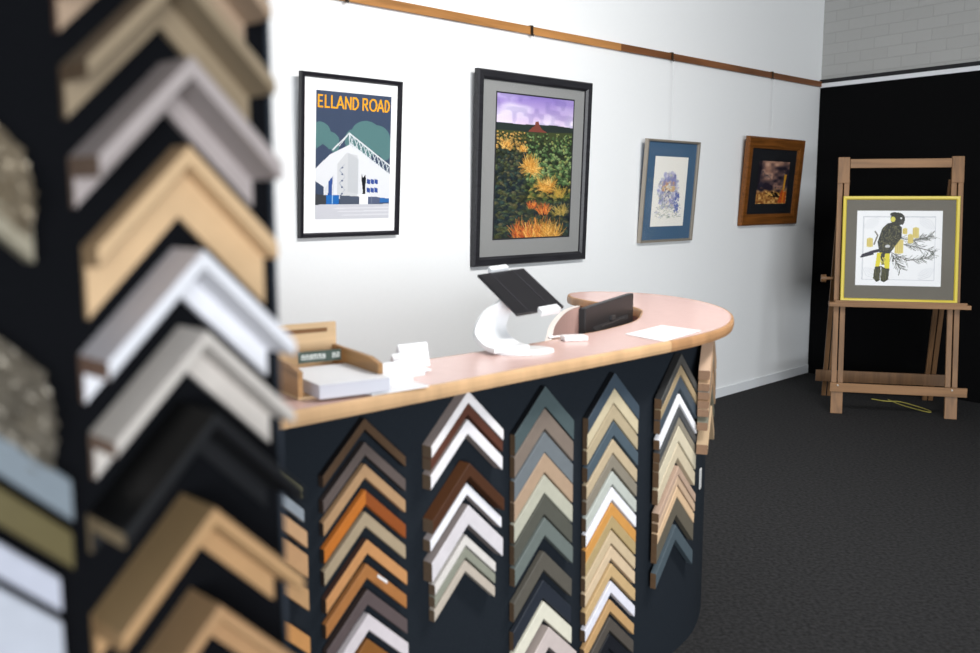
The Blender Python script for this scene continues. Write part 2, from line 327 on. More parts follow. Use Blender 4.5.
def landscape_art():
    A = Art(200, 300, '#2c3324', .8); n1 = A.noise(6, 14); n2 = A.noise(14, 30); n3 = A.noise(3, 22)
    sky = (A.y < .2); t = np.clip(A.y/.2, 0, 1)[..., None]
    base = np.array([.55,.47,.76])*(1-t)+np.array([.90,.82,.92])*t; cl = np.clip((n1*.5+n3*.7-.45)*2.2, 0, 1)[..., None]*np.clip(.35+t, 0, 1)
    A.a[sky] = (base*(1-cl)+np.array([.93,.90,.96])*cl)[sky]
    dk = np.clip((.5-n2)*2, 0, .5)[..., None]; A.a[sky] = (A.a*(1-dk*.5)+np.array([.40,.36,.62])*dk*.5)[sky]
    A.poly([(0,.195),(.3,.2),(.5,.195),(.75,.19),(1,.2),(1,.3),(0,.3)], '#2a3330')
    A.poly([(.40,.245),(.45,.215),(.48,.205),(.49,.175),(.53,.17),(.545,.2),(.58,.225),(.66,.25)], '#7c4238')
    A.poly([(0,.245),(.5,.25),(1,.235),(1,.32),(0,.32)], '#41492c')
    N = 1500
    for k in range(N):
        t = (k/N)**1.0; y = .255+.75*t; x = rng.random(); sz = .012+.04*t
        u = rng.random(); left = x < .38
        if y < .38 and left: pal = ['#b08a4c','#8d7040','#c79a56','#6b6136']
        elif left or y > .75: pal = ['#232c2c','#2c362e','#3f4028','#1c242c','#54503a','#2e3f3c','#4a5238']
        elif y < .62: pal = ['#5f7a4c','#4b663e','#7c9160','#36482e','#2a3826','#8a8f55']
        else: pal = ['#46552f','#6f6a38','#2c3524','#8b7a3f','#1d2420']
        c = pal[int(u*len(pal))]; A.ell(x, y+.01, sz*1.15, sz*.6, '#161b14', .55); A.ell(x, y, sz, sz*.55, c, .75)
        A.ell(x-sz*.2, y-sz*.2, sz*.45, sz*.25, tuple(np.clip(A.c(c)*1.3, 0, 1)), .6)
    def tuft(x, y, r, n, cols, spread=2.6):
        for k in range(n):
            a = -math.pi/2+(rng.random()-.5)*spread; l = r*(.35+.45*rng.random()); bx = x+(rng.random()-.5)*r*1.1; by = y+(rng.random()-.5)*r*.35
            A.line([(bx, by), (bx+math.cos(a)*l, by+math.sin(a)*l*.8)], .007, cols[int(rng.random()*len(cols))], .6)
    G = ['#e0a850','#c98b38','#f0c878','#a86f2c']; O = ['#c4562c','#e07c3a','#8c3a20','#e8a050']
    tuft(.45,.50,.15,170,G,4.2); tuft(.47,.52,.1,60,G,5.8); tuft(.68,.64,.15,150,G,4.4); tuft(.34,.38,.07,60,G); tuft(.85,.7,.11,80,['#c9a24c','#8f8a3f','#b0863a']); tuft(.12,.36,.09,60,G)
    tuft(.86,.83,.12,80,['#a08a44','#8c7a3a','#c9a860']); tuft(.64,.82,.12,90,O); tuft(.48,.78,.08,60,O); tuft(.37,1.0,.2,120,O,2.2); tuft(.55,1.02,.24,260,G+O,2.4); tuft(.75,1.01,.2,150,G,2.4)
    return A
def floral_art():
    A = Art(110, 210, '#f3f0e8', .55)
    for k in range(330):
        y = .22+.52*rng.random(); wdt = .12+.26*math.sin((y-.2)/.6*math.pi); x = .47+(rng.random()-.5)*2*wdt*.85
        c = ['#a5a3cc','#8486bd','#c3c2dc','#b2bccf','#6a70a0','#d3d0e2','#9aa69f','#e2d3bd'][int(rng.random()*8)]
        A.ell(x, y, .025+.03*rng.random(), .012+.016*rng.random(), c, .5, rng.random()*3)
    for k in range(60): A.ell(.46+(rng.random()-.5)*.36, .36+rng.random()*.13, .04, .02, ['#dcb488','#d3b274','#cf9478','#e6cfa8'][k % 4], .5)
    for x, y0, y1 in ((.43,.2,.36),(.34,.27,.40),(.30,.31,.42),(.55,.20,.42),(.64,.25,.42)): A.poly([(x-.04,y1),(x+.01,y0),(x+.05,y1)], '#7d7db6', .6)
    for k in range(70): A.ell(.42+.16*(rng.random()-.5), .42+.28*rng.random(), .02, .014, ['#f3efe6','#5e6486','#e9dcc4'][k % 3], .6)
    for k in range(110):
        x = .15+.68*rng.random(); y = .70+.18*rng.random(); A.line([(x, y), (x+(rng.random()-.5)*.2, y+(rng.random()-.5)*.07)], .013, ['#a3ad98','#b8b5a4','#84918a','#9093b8'][k % 4], .6)
    for k in range(60): x = .68+.13*rng.random(); y = .52+.28*rng.random(); A.ell(x, y, .018, .016, '#5a68aa', .65)
    return A
def sunset_art():
    A = Art(120, 140, '#2a2430', .85); n = A.noise(3, 5); m = A.noise(7, 13); q = A.noise(20, 24)
    w = np.clip((n*.75+m*.5-.45)*2.2, 0, 1)*(A.y < .74); A.put(w, '#c09078', .9)
    A.put(np.clip((m*.7+n*.3-.62)*4, 0, 1)*(A.y < .5), '#dcb49a', .8)
    A.put(np.clip((m*.6+q*.5-.66)*3, 0, 1)*(A.y > .2)*(A.y < .75), '#2b2a3a', .85)
    gd = np.clip((A.y-.66+.12*(m-.5))*12, 0, 1); A.put(gd, '#c98f48', .9); A.put(gd*np.clip((q-.5)*3, 0, 1), '#f0c078', .9); A.put(gd*np.clip((.45-q)*3, 0, 1), '#7a4420', .8)
    A.ell(.58,.79,.22,.055,'#1a130f',.85); A.ell(.5,.75,.05,.04,'#1a130f',.9); A.ell(.72,.80,.08,.06,'#1a130f',.9)
    for k in range(30): x = .3+.5*rng.random(); A.line([(x,.72+.1*rng.random()), (x+.07,.76+.06*rng.random())], .02, ['#120d0c','#e0a040','#f0c070'][k % 3], .8)
    A.poly([(.86,.3),(.94,.3),(.9,.66),(.85,.68)], '#e6a32e', .9); A.poly([(.78,.74),(.84,.66),(.9,.72),(.96,.68),(.98,.98),(.72,.98)], '#d8481c', .7); A.poly([(.86,.74),(.92,.72),(.9,.98),(.84,.98)], '#f08a20', .8)
    A.poly([(0,.0),(.1,.0),(.04,.6),(0,.62)], '#1b1820', .7); return A
def cockatoo_art():
    A = Art(220, 205, '#f2f3f5', 1.1); bl = '#23241c'
    for e in (.075, .085):
        A.line([(e,e),(.92,e),(.92,.92),(e,.92),(e,e)], .004, '#b9bcc4')
    for (cx, cy, sx, sy) in ((.08,.08,1,1),(.92,.92,-1,-1),(.92,.08,-1,1),(.08,.92,1,-1)):
        for k in range(5): A.line([(cx+sx*.02*k, cy+sy*.16), (cx+sx*(.05+.02*k), cy+sy*(.05+.02*k)), (cx+sx*.18, cy+sy*.02*k)], .0035, '#c4c7ce')
    # pine sprays
    for pts in (((.42,.56),(.6,.66),(.78,.64),(.9,.58)), ((.56,.45),(.7,.48),(.9,.54)), ((.5,.36),(.68,.40),(.78,.36),(.9,.33)), ((.42,.58),(.48,.68),(.53,.78))):
        A.line(pts, .009, '#4f4c44')
        for (a, b) in zip(pts, pts[1:]):
            for k in range(22):
                t = rng.random(); x = a[0]+(b[0]-a[0])*t; y = a[1]+(b[1]-a[1])*t; an = math.atan2(b[1]-a[1], b[0]-a[0])+(1 if k % 2 else -1)*(.45+.4*rng.random())
                l = .05+.05*rng.random(); A.line([(x, y), (x+math.cos(an)*l, y+math.sin(an)*l)], .004, ['#4c5048','#6c7068','#3a3d38'][k % 3])
    A.line([(.22,.28),(.25,.33),(.21,.45)], .018, '#77746c')
    # banksia cones
    for x, y, w, h in ((.505,.475,.10,.2),(.57,.27,.055,.09),(.635,.37,.065,.13),(.695,.29,.07,.15),(.16,.425,.075,.13)):
        A.poly([(x-w/2,y-h/2+.015),(x,y-h/2),(x+w/2,y-h/2+.015),(x+w/2,y+h/2-.01),(x,y+h/2),(x-w/2,y+h/2-.01)], '#dccb7a')
        for k in range(4): A.line([(x-w/2+w*k/4+.01, y-h/2+.02), (x-w/2+w*k/4+.01, y+h/2-.02)], .004, '#c4a83e')
    # branch
    A.line([(.08,.60),(.2,.55),(.38,.50)], .035, '#1d1a30'); A.line([(.06,.62),(.2,.58)], .02, '#1d1a30')
    # body, head, tail
    A.poly([(.30,.24),(.36,.17),(.46,.15),(.53,.22),(.53,.36),(.46,.47),(.40,.57),(.28,.57),(.25,.42)], bl)
    A.ell(.48,.11,.085,.085,bl); A.ell(.44,.05,.05,.03,bl); A.poly([(.53,.11),(.56,.15),(.54,.19),(.49,.17)], '#3c3a33'); A.ell(.425,.115,.028,.035,'#d8d05a'); A.ell(.52,.10,.012,.013,'#e8e8e8')
    for k in range(260):
        x = .27+.25*rng.random(); y = .2+.34*rng.random()
        if A.a[min(204, int(y*205)), min(219, int(x*220))].sum() < .6: A.ell(x, y, .005, .004, '#8a8656', .8)
    A.ell(.37,.475,.03,.02,'#d9d9dd',.9)
    A.poly([(.25,.56),(.31,.56),(.28,.76),(.23,.76)], '#e0d22e'); A.poly([(.34,.57),(.40,.57),(.40,.78),(.34,.78)], '#e0d22e'); A.poly([(.295,.57),(.345,.57),(.34,.7),(.30,.7)], '#2f2f2a')
    for k in range(30): A.line([(.29+.06*rng.random(), .58+.1*rng.random()), (.30+.04*rng.random(), .72)], .006, ['#e8dc60','#1f1f1a'][k % 2])
    A.poly([(.23,.75),(.30,.74),(.36,.77),(.40,.77),(.39,.92),(.34,.955),(.29,.93),(.25,.955),(.21,.9)], '#33341f'); A.line([(.30,.76),(.295,.95)], .01, '#f2f3f5'); 
    for k in range(8): A.line([(.22+.02*k,.78),(.215+.02*k,.92)], .004, '#6b6a3a')
    return A

def wallpt(s, z, out=0): return K+D*s+N*out+Vector((0, 0, z))
black_fr = mat('satin_black_frame', '#1b1a20', .35); char_fr = wood('charcoal_stained_frame', '#2a2a2e', rough=.35)
def hang(name, label, s0, s1, z0, z1, lean, **k):
    w = s1-s0; L = z1-z0; h = math.hypot(L, lean)
    return framed(name, label, 'picture', wallpt((s0+s1)/2, z0, .004), th, math.atan2(lean, L), w, h, **k)
GP = 'framed pictures hanging on the white wall'
hang('framed_picture', 'black framed football stadium poster reading ELLAND ROAD on the white wall', -5.218, -4.628, 1.315, 2.062, .045,
     mw=.022, mt=.026, fmat=black_fr, mount=mat('white_mount', '#f1f2f4', .7), art=poster_art(), ax0=.088, az0=.085, ax1=.53, az1=.672, group=GP)
hang('framed_picture', 'large charcoal framed landscape photograph with grey mount on the white wall', -4.105, -3.142, 1.125, 2.178, .04,
     mw=.05, mt=.035, fmat=char_fr, mount=mat('grey_mount', '#8e8f8e', .7), art=landscape_art(), ax0=.165, az0=.148, ax1=.815, az1=.94, group=GP, slip=mat('dark_slip', '#2b2b31', .5))
hang('framed_picture', 'narrow silver framed floral watercolour with blue mount on the white wall', -2.565, -1.945, 1.203, 1.88, .05,
     mw=.017, mt=.03, fmat=mat('silver_champagne_frame', '#a59c90', .3, metal=.5), mount=mat('blue_mount', '#44627f', .7), art=floral_art(), ax0=.118, az0=.105, ax1=.51, az1=.57, group=GP)
hang('framed_picture', 'small brown wooden framed dark sunset picture nearest the room corner', -1.285, -.40, 1.29, 1.955, .05,
     mw=.085, mt=.035, fmat=wood('burnished_brown_frame', '#7a4a20', rough=.3), mount=mat('black_mount', '#14161b', .7), art=sunset_art(), ax0=.215, az0=.163, ax1=.70, az1=.49, group=GP)

# ------------------------------------------------------------------ picture rail with its hooks and hanging wires
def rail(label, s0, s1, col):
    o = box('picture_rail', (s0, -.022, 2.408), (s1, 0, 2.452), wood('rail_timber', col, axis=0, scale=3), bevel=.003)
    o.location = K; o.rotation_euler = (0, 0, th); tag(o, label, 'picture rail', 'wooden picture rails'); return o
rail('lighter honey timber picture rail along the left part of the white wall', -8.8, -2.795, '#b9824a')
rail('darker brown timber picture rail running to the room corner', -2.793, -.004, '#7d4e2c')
hookm = mat('dark_brass_hook', '#4a3a2c', .4, metal=.7); wirem = mat('nylon_hanging_line', '#d5d6d8', .3)
for s, zt, lb in ((-4.925, 1.9, 'above the stadium poster'), (-3.635, 2.0, 'above the large landscape photograph'), (-2.235, 1.75, 'above the floral watercolour'), (-.87, 1.8, 'above the sunset picture')):
    h = empty('rail_hook', wallpt(s, 2.452, .012), th); tag(h, 'small dark metal rail hook '+lb, 'picture hook', 'hooks on the picture rail')
    mesh('hook_plate', [(x, y, z) for x in (-.010, .010) for y, z in ((.010, -.006), (.010, .004), (-.016, .004), (-.016, -.05), (-.013, -.05), (-.013, -.001))],
         [(0,1,2,3,4,5), (11,10,9,8,7,6)]+[(i, (i+1) % 6, 6+(i+1) % 6, 6+i) for i in range(6)], hookm, h)
    tube('hook_tip', [(0,-.016,-.045),(0,-.024,-.055),(0,-.03,-.045)], .003, hookm, h)
    a = wallpt(s, 2.41, .040); b = wallpt(s, zt+.02, .032)
    w_ = tube('hanging_line', [(0,0,0), b-a], .0010, wirem); w_.location = a
    tag(w_, 'thin nylon line hanging '+lb, 'hanging line', 'picture hanging lines')

# ------------------------------------------------------------------ counter
V2 = lambda L: [Vector(p) for p in L]
outer_pts = V2([(-.72,1.52),(-.404,1.834),(-.19,2.046),(-.069,2.168),(.03,2.272),(.297,2.539),(.537,2.785),(.679,2.95),(.79,3.13),(.868,3.36),(.90,3.58),(.887,3.80),(.835,3.99),(.74,4.16),(.62,4.26),(.49,4.30),(.40,4.27)])
outer = catmull(outer_pts, 8)
tip = catmull(V2([(.40,4.27),(.355,4.22),(.335,4.13),(.345,4.03),(.375,3.95)]), 5)
inner_pts = V2([(.375,3.95),(.42,3.86),(.48,3.79),(.54,3.70),(.562,3.59),(.548,3.47),(.49,3.25),(.36,3.03),(.265,2.92),(.16,2.79),(-.03,2.60),(-.171,2.469),(-.40,2.24),(-1.03,1.60)])
inner = catmull(inner_pts, 8)
ct = empty('reception_counter', (-.1, 2.4, 0)); tag(ct, 'curved reception counter with pink laminate top, timber edge and navy carpeted front', 'counter')
def child(o, p): o.parent = p; o.matrix_parent_inverse = Matrix.Translation(-p.location); return o
full = outer[:-1]+tip[:-1]+inner; ins = offset(full, .012)
pink = mat('pink_laminate', '#dcb8b0', .27, vary=.05, bscale=25, spec=.5)
child(slab('countertop', ins, 1.051, 1.0795, pink), ct)
oak = wood('light_oak_edge', '#d3ac82', axis=2, rough=.35, scale=2, contrast=.12); oak2 = wood('amber_oak_edge', '#b68a62', axis=2, rough=.35, scale=2, contrast=.15)
ki = min(range(len(outer)), key=lambda i: (outer[i]-Vector((.537, 2.785))).length)
def nosing(A, B, z0, z1, m):
    prof = [(1, z0), (1, z1), (.55, z1), (.22, z1-.003), (.05, z1-.009), (0, z1-.016), (0, z0+.010), (.2, z0)]
    n = len(prof); v = []
    for a, b in zip(A, B):
        for t, z_ in prof: p = a.lerp(b, t); v.append((p.x, p.y, z_))
    f = [tuple(range(n)), tuple(n*(len(A)-1)+k for k in reversed(range(n)))]
    for q in range(len(A)-1):
        for k in range(n): f.append((q*n+k, q*n+(k+1) % n, q*n+n+(k+1) % n, q*n+n+k))
    return child(mesh('timber_edging', v, f, m), ct)
nosing(full[:ki+1], ins[:ki+1], 1.047, 1.0795, oak)
nosing(full[ki:], ins[ki:], 1.047, 1.0795, oak2)['label'] = 'darker amber timber edging'
navy = mat('navy_carpet_cladding', '#22272d', .95, bump=.7, bscale=330, vary=.35, spec=.06)
body = offset(outer, .085); bodyi = offset(outer, .12)
child(strip('carpeted_front', body, bodyi, .0, 1.050, navy), ct)
bi0 = offset(outer, .1201); bi1 = offset(outer, .128)
child(strip('inner_lining', bi0, bi1, .0, 1.050, pink), ct)
dv = catmull(V2([(.175,2.83),(.20,3.05),(.235,3.38),(.31,3.78),(.40,4.0),(.47,4.13)]), 6)
child(strip('curved_divider', dv, offset(dv, .018), .0, 1.049, pink), ct)
child(strip('divider_capping', offset(dv, -.001), offset(dv, .019), 1.0495, 1.052, mat('cream_edge_strip', '#efe5df', .4)), ct)
desk = [(.24,2.98),(.36,3.12),(.47,3.30),(.54,3.47),(.555,3.58),(.53,3.70),(.46,3.80),(.40,3.86),(.345,3.80),(.275,3.40)]
desk = [Vector(p) for p in desk]
child(slab('desk_shelf', [(p.x, p.y) for p in desk], .72, .745, pink), ct)
# lower posts that carry the staff side of the top
for (x, y) in ((-.25, 2.33), (.10, 2.67)): child(box('support_post', (x-.02, y-.05, 0), (x+.02, y-.01, 1.05), pink), ct)

# ------------------------------------------------------------------ frame corner samples
def sample(name, label, cat, loc, rz, a, W, dp, face, side=None, raw='#8a6a48', m=.95, group=None, prof='flat', ws=.009, rf=.008, right_shade=None, orn=False, jz=0):
    """Mitred chevron. Local: x along the board, -y away from it, z up; origin at the back of the outer peak."""
    side = side or face
    fm_ = mat('moulding_finish', face, .42, vary=.10, bscale=45) if not orn else mat('ornate_moulding', face, .35, metal=.45, bump=1, bscale=60, vary=.55)
    sm_ = mat('moulding_side', side, .5, vary=.08, bscale=45); rm_ = mat('raw_timber_end', raw, .8, vary=.2, bscale=90)
    rfm = mat('moulding_finish', right_shade, .42, vary=.1, bscale=45) if right_shade else fm_
    k = math.sqrt(1+m*m); b = .0016
    if prof == 'flat': sec = [(0, 0, 1), (0, dp-b, 0), (b, dp, 0), (W-b, dp, 0), (W, dp-b, 1), (W, 0, 1)]
    elif prof == 'L': sec = [(0, 0, 1), (0, dp-b, 0), (b, dp, 0), (ws-b, dp, 0), (ws, dp-b, 0), (ws, rf, 0), (W, rf, 0), (W, 0, 1)]
    elif prof == 'step': sec = [(0, 0, 1), (0, dp-b, 0), (b, dp, 0), (W*.3, dp, 0), (W*.38, dp*.72, 0), (W-b, dp*.62, 0), (W, dp*.6-b, 1), (W, 0, 1)]
    r = empty(name, loc, rz); tag(r, label, cat, group)
    if orn:
        n = 14; sec = [(0, 0, 1)]+[(W*i/n, dp*(.55+.45*math.sin(math.pi*min(1, i/n*1.05))+.10*(-1)**i), 0) for i in range(n+1)]+[(W, 0, 1)]
    for sg in (-1, 1):
        seg = 1 if not orn else 16; v = []; f = []; fmi = []; n = len(sec)
        for j in range(seg+1):
            x = sg*a*j/seg
            for i, (q, rr, _) in enumerate(sec):
                if orn and 0 < i < n-1: rr = rr*(1+.16*math.sin(j*2.1+i*1.3)*math.sin(i*.9+j*.7))
                v.append((x, -rr, -q*k-m*abs(x)))
        for j in range(seg):
            for i in range(n):
                i2 = (i+1) % n; f.append((j*n+i, j*n+i2, (j+1)*n+i2, (j+1)*n+i)); fmi.append(sec[i][2])
        f.append(tuple(range(n))); fmi.append(2); f.append(tuple(seg*n+i for i in range(n))); fmi.append(2)
        mesh('moulding_arm', v, f, [fm_ if sg < 0 else rfm, sm_, rm_], r, fm=fmi)
    return r
ORD = ['topmost', 'second', 'third', 'fourth', 'fifth', 'sixth', 'seventh', 'eighth', 'ninth', 'tenth', 'eleventh', 'twelfth', 'thirteenth', 'fourteenth', 'fifteenth', 'sixteenth', 'seventeenth', 'eighteenth']
def col_frame(px, py):
    """Where the line of sight to a column meets the carpeted front, and the local run of the front."""
    best = None; r = ray(px, py)
    for i in range(2, 88):
        p, q = body[i], body[i+1]; t = (q-p)
        n2 = Vector((t.y, -t.x, 0)).normalized(); P = Vector((p.x, p.y, 0))
        if r.dot(n2) >= 0: continue
        h = EYE+r*((P-EYE).dot(n2)/r.dot(n2)); u = Vector((h.x-p.x, h.y-p.y)).dot(t)/t.length_squared
        if 0 <= u < 1 and (best is None or h.y < best[0].y): best = (h, i)
    h, i = best; t = (body[min(i+7, 99)]-body[max(i-6, 0)]).normalized()
    return h, Vector((t.x, t.y, 0))
def column(name, where, px, py, a, rows, group, rz_off=0, ang=None, gap=.003, dk=1.0, raw='#6a5038'):
    h, t = col_frame(px, py)
    if rz_off: t = Matrix.Rotation(rz_off, 3, 'Z') @ t
    if ang is not None: t = Vector((math.cos(ang), math.sin(ang), 0))
    n = Vector((t.y, -t.x, 0)); rz = math.atan2(t.y, t.x)
    for i, row in enumerate(rows):
        (y, look, W, dp, face), kw = row[:5], (row[5] if len(row) > 5 else {})
        kw = dict(kw); dp = dp*dk; kw.setdefault('raw', raw); aa = kw.pop('a', a); hit = on_plane(px, y, h+n*dp, n)
        o = h+n*(gap+.001); 
        sample('corner_sample', '%s sample, %s down %s' % (look, ORD[i].replace('topmost', 'first'), where), 'frame sample', (o.x, o.y, hit.z), rz, aa, W, dp, face, group=group, **kw)
B_ = '#2b2622'
column('c1', "in the counter column nearest the blurred stand", 360, 470, .114, [
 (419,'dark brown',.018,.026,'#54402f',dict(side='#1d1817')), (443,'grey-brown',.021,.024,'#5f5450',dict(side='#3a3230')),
 (465,'tan timber',.022,.022,'#b08c68'), (491,'orange-brown',.024,.022,'#c0702c',dict(right_shade='#8f4c24')),  # orange-brown one: right arm's shade is put into a darker colour
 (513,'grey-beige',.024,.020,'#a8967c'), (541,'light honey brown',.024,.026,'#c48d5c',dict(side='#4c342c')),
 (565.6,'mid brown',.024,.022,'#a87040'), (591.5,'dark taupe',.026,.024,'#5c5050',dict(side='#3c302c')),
 (616.6,'pinkish white',.028,.028,'#d6cdd0'), (641,'walnut brown',.028,.02,'#8a5a2c'), (664,'cream',.024,.02,'#c9bba2')], 'corner samples in the first counter column', dk=.7, raw='#3c2e26')
column('c2', "in the counter column of mostly white mouldings", 458.5, 470, .122, [
 (392.5,'white with grey sides',.021,.05,'#efeaea',dict(side='#a3958f')), (405,'dark reddish brown',.020,.046,'#5c382c'),
 (421,'plain white',.026,.045,'#ece8ea',dict(side='#a3958f')), (465.7,'deep walnut brown',.024,.055,'#4d3020',dict(side='#5e3a22')),
 (485,'bright white',.021,.04,'#f0eef2',dict(side='#b0a6a4')), (507.5,'wide pale grey-white',.036,.048,'#d9d3d6',dict(side='#968c89')),
 (537,'narrow cream white',.019,.034,'#dcd6d0',dict(a=.105)), (549,'sage grey',.019,.032,'#8f9082',dict(a=.105)), (562,'narrow beige',.021,.03,'#c0b4a6',dict(a=.105))], 'corner samples in the second counter column', dk=.66, raw='#6b5846')
column('c3', "in the wide grey-green middle counter column", 539, 480, .118, [
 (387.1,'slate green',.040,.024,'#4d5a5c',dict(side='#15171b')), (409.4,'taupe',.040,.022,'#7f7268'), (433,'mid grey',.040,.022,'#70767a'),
 (454.2,'rosy beige',.038,.022,'#b0967e'), (476,'pale sage',.036,.022,'#b9b7a6'), (496.7,'dark olive grey',.038,.022,'#57574f'),
 (519.2,'grey-green',.036,.026,'#6c7470'), (552.7,'dark stone',.038,.022,'#5c5850'), (581,'near-black navy',.038,.02,'#2a2f38'),
 (603,'cream',.036,.024,'#dedac8'), (631,'wide pinkish grey',.042,.05,'#cdbfba',dict(side='#9d918c')), (660,'dark grey',.038,.02,'#43444a')], 'corner samples in the third counter column', dk=.75, raw='#5f4a36')
column('c4', "in the counter column with one orange moulding", 607, 480, .121, [
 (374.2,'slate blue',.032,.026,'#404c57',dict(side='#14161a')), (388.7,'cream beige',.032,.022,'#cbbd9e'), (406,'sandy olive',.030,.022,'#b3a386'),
 (423,'slate grey',.030,.025,'#4e5b64'), (440.4,'beige',.029,.022,'#bfac8e'), (456,'taupe grey',.028,.022,'#8a8274'),
 (472.6,'pale grey-green',.028,.022,'#bcc0b8'), (488.6,'bright white',.027,.022,'#f0eff4'), (504,'orange timber',.028,.022,'#cf9550'),
 (516.4,'olive tan',.028,.022,'#b39c70'), (531.6,'light sand',.028,.022,'#cbb695'), (547,'pale maple',.028,.022,'#d6be9e'),
 (565,'light tan',.028,.025,'#c9aa7c'), (582.4,'cool white',.026,.025,'#e6e5ee'), (600.7,'golden brown',.026,.022,'#c39c6c'), (618,'dark taupe',.030,.022,'#544e48'), (634,'black',.034,.02,'#1c1e24')], 'corner samples in the fourth counter column', dk=.75, raw='#5f4a36')
column('c5', "in the counter column before the curved end", 670.5, 480, .13, [
 (356.7,'charcoal',.022,.03,'#4a4a48',dict(side='#2e2e2e')), (367.5,'tan',.022,.028,'#a38f70'), (378,'slate',.030,.026,'#454f58'), (397,'bright white',.022,.026,'#f0eff2'),
 (410,'dark grey',.022,.028,'#4a4c4e'), (419.6,'taupe',.020,.026,'#8d8576'), (428.4,'tall light beige',.036,.026,'#d0c5ac'), (446,'cream',.034,.024,'#cbbda2'),
 (469.4,'pinkish beige',.020,.03,'#b79c88'), (479.3,'warm tan',.020,.028,'#c3a78c'), (489.3,'peach',.024,.026,'#d6b692'), (499.2,'olive brown',.044,.024,'#625c50'), (527.1,'blue slate',.036,.024,'#4c585f')], 'corner samples in the fifth counter column', rz_off=math.radians(2), dk=.8)
column('c6', "in the column wrapped round the counter's curved end", 696.5, 430, .104, [
 (350,'chunky light timber',.020,.045,'#b89a80',dict(side='#b99c84',m=1.05)), (364,'thin tan',.016,.045,'#a98a6c',dict(m=1.05)), (373,'thin grey',.016,.045,'#7d7468',dict(m=1.05)),
 (382,'thin brown',.016,.045,'#8a6a4c',dict(m=1.05)), (391,'slim beige',.016,.045,'#a98c70',dict(m=1.05)), (403,'dull olive',.018,.042,'#6c6a5c',dict(m=1.05)), (427,'tall sand coloured',.022,.045,'#b49a7a',dict(side='#ab9274',m=1.05))], 'corner samples on the curved end of the counter', ang=math.radians(71), gap=.012, dk=.8, raw="#8f7058")
column('c0', "in the counter column half hidden by the stand", 256, 520, .10, [
 (452,'olive',.020,.02,'#6d6a50'), (476,'silver grey',.020,.02,'#8e969e'), (500,'pale pine',.026,.03,'#c49c76'), (525,'broad pine',.036,.03,'#c0966e'), (562,'golden pine',.034,.03,'#bc946a'), (612,'amber',.03,.03,'#c89058')], 'corner samples in the half hidden counter column')
# white sticker on one sample and the little ruler strip hanging from the curved end
h, t = col_frame(367, 470); n = Vector((t.y, -t.x, 0)); hp = on_plane(383, 581, h+n*.025, n)
st = mesh('price_sticker', [(-.016,0,.014),(.012,0,-.010),(.014,0,-.004),(-.014,0,.02),(-.016,.001,.014),(.012,.001,-.010),(.014,.001,-.004),(-.014,.001,.02)], [(0,1,2,3),(4,5,6,7),(0,1,5,4),(1,2,6,5),(2,3,7,6),(3,0,4,7)], mat('sticker_white', '#e9e9ea', .5))
st.location = hp; st.rotation_euler = (0, 0, math.atan2(t.y, t.x)); tag(st, 'tiny white price sticker on a mid brown corner sample', 'sticker')
h, t = col_frame(699, 480); n = Vector((t.y, -t.x, 0)); hz = on_plane(697, 481, h, n).z
ru = empty('ruler_strip', h.xy.to_3d()+Vector((0, 0, hz))+n*.004, math.atan2(t.y, t.x)); tag(ru, 'short white ruler strip with dark marks below the curved end samples', 'ruler')
box('strip', (-.012, -.002, -.035), (.012, .001, .035), mat('ruler_white', '#dcdcda', .5), ru)
for k in range(7): box('tick_mark', (-.012, -.0026, -.031+k*.0095), (.002, -.0021, -.029+k*.0095), mat('ruler_ink', '#3a3a3a', .6), ru)

# ------------------------------------------------------------------ blurred display stand in front, with its own corner samples
PB = Vector((-.256, .80, 0))                      # below the middle of the near column, on the board face
td = D.copy(); tn = N.copy()
stand = empty('display_stand', PB-td*.35, th); tag(stand, 'tall black carpeted display board in the left foreground, out of focus', 'display stand')
board_m = mat('black_felt_board', '#0f1013', .95, bump=.6, bscale=300, vary=.3, spec=.05)
xr = on_plane(271, 200, PB, tn); xr = (xr-PB).dot(td)+.35
box('board', (-.55, 0, .12), (xr, .045, 2.25), board_m, stand, bevel=.004)
box('edge_strip', (xr+.0005, .0, .12), (xr+.004, .045, 2.25), mat('navy_edge_tape', '#2a313b', .8), stand)
for x in (-.40, xr-.15):
    box('foot', (x-.03, -.16, 0), (x+.03, .22, .12), mat('black_foot', '#1a1a1c', .5), stand, bevel=.004)
def tower(px, y, dp, a, W, look, where, **k):
    hit = on_plane(px, y, PB+tn*dp, tn); o = hit-tn*(dp-.0005)
    return sample('corner_sample', '%s sample %s' % (look, where), 'frame sample', o, th, a, W, dp, k.pop('face'), group='large corner samples on the display stand', **k)
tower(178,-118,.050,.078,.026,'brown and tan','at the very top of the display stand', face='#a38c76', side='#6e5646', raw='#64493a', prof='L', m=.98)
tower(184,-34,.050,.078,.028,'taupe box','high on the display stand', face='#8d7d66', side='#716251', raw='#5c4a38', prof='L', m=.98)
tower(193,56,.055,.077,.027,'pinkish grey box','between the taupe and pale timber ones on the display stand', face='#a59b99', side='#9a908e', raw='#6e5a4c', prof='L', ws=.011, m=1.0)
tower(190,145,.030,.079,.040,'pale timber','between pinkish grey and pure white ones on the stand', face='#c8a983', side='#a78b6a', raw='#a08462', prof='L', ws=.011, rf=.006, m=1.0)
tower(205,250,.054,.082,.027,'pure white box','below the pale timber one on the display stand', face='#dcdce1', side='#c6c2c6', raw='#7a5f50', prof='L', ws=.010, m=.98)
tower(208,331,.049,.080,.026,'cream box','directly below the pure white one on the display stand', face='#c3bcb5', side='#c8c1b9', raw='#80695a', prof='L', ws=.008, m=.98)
tower(217,413,.068,.080,.022,'deep black box','with tan raw end, below the cream one', face='#131417', side='#070708', raw='#857459', prof='L', ws=.008, m=1.0)
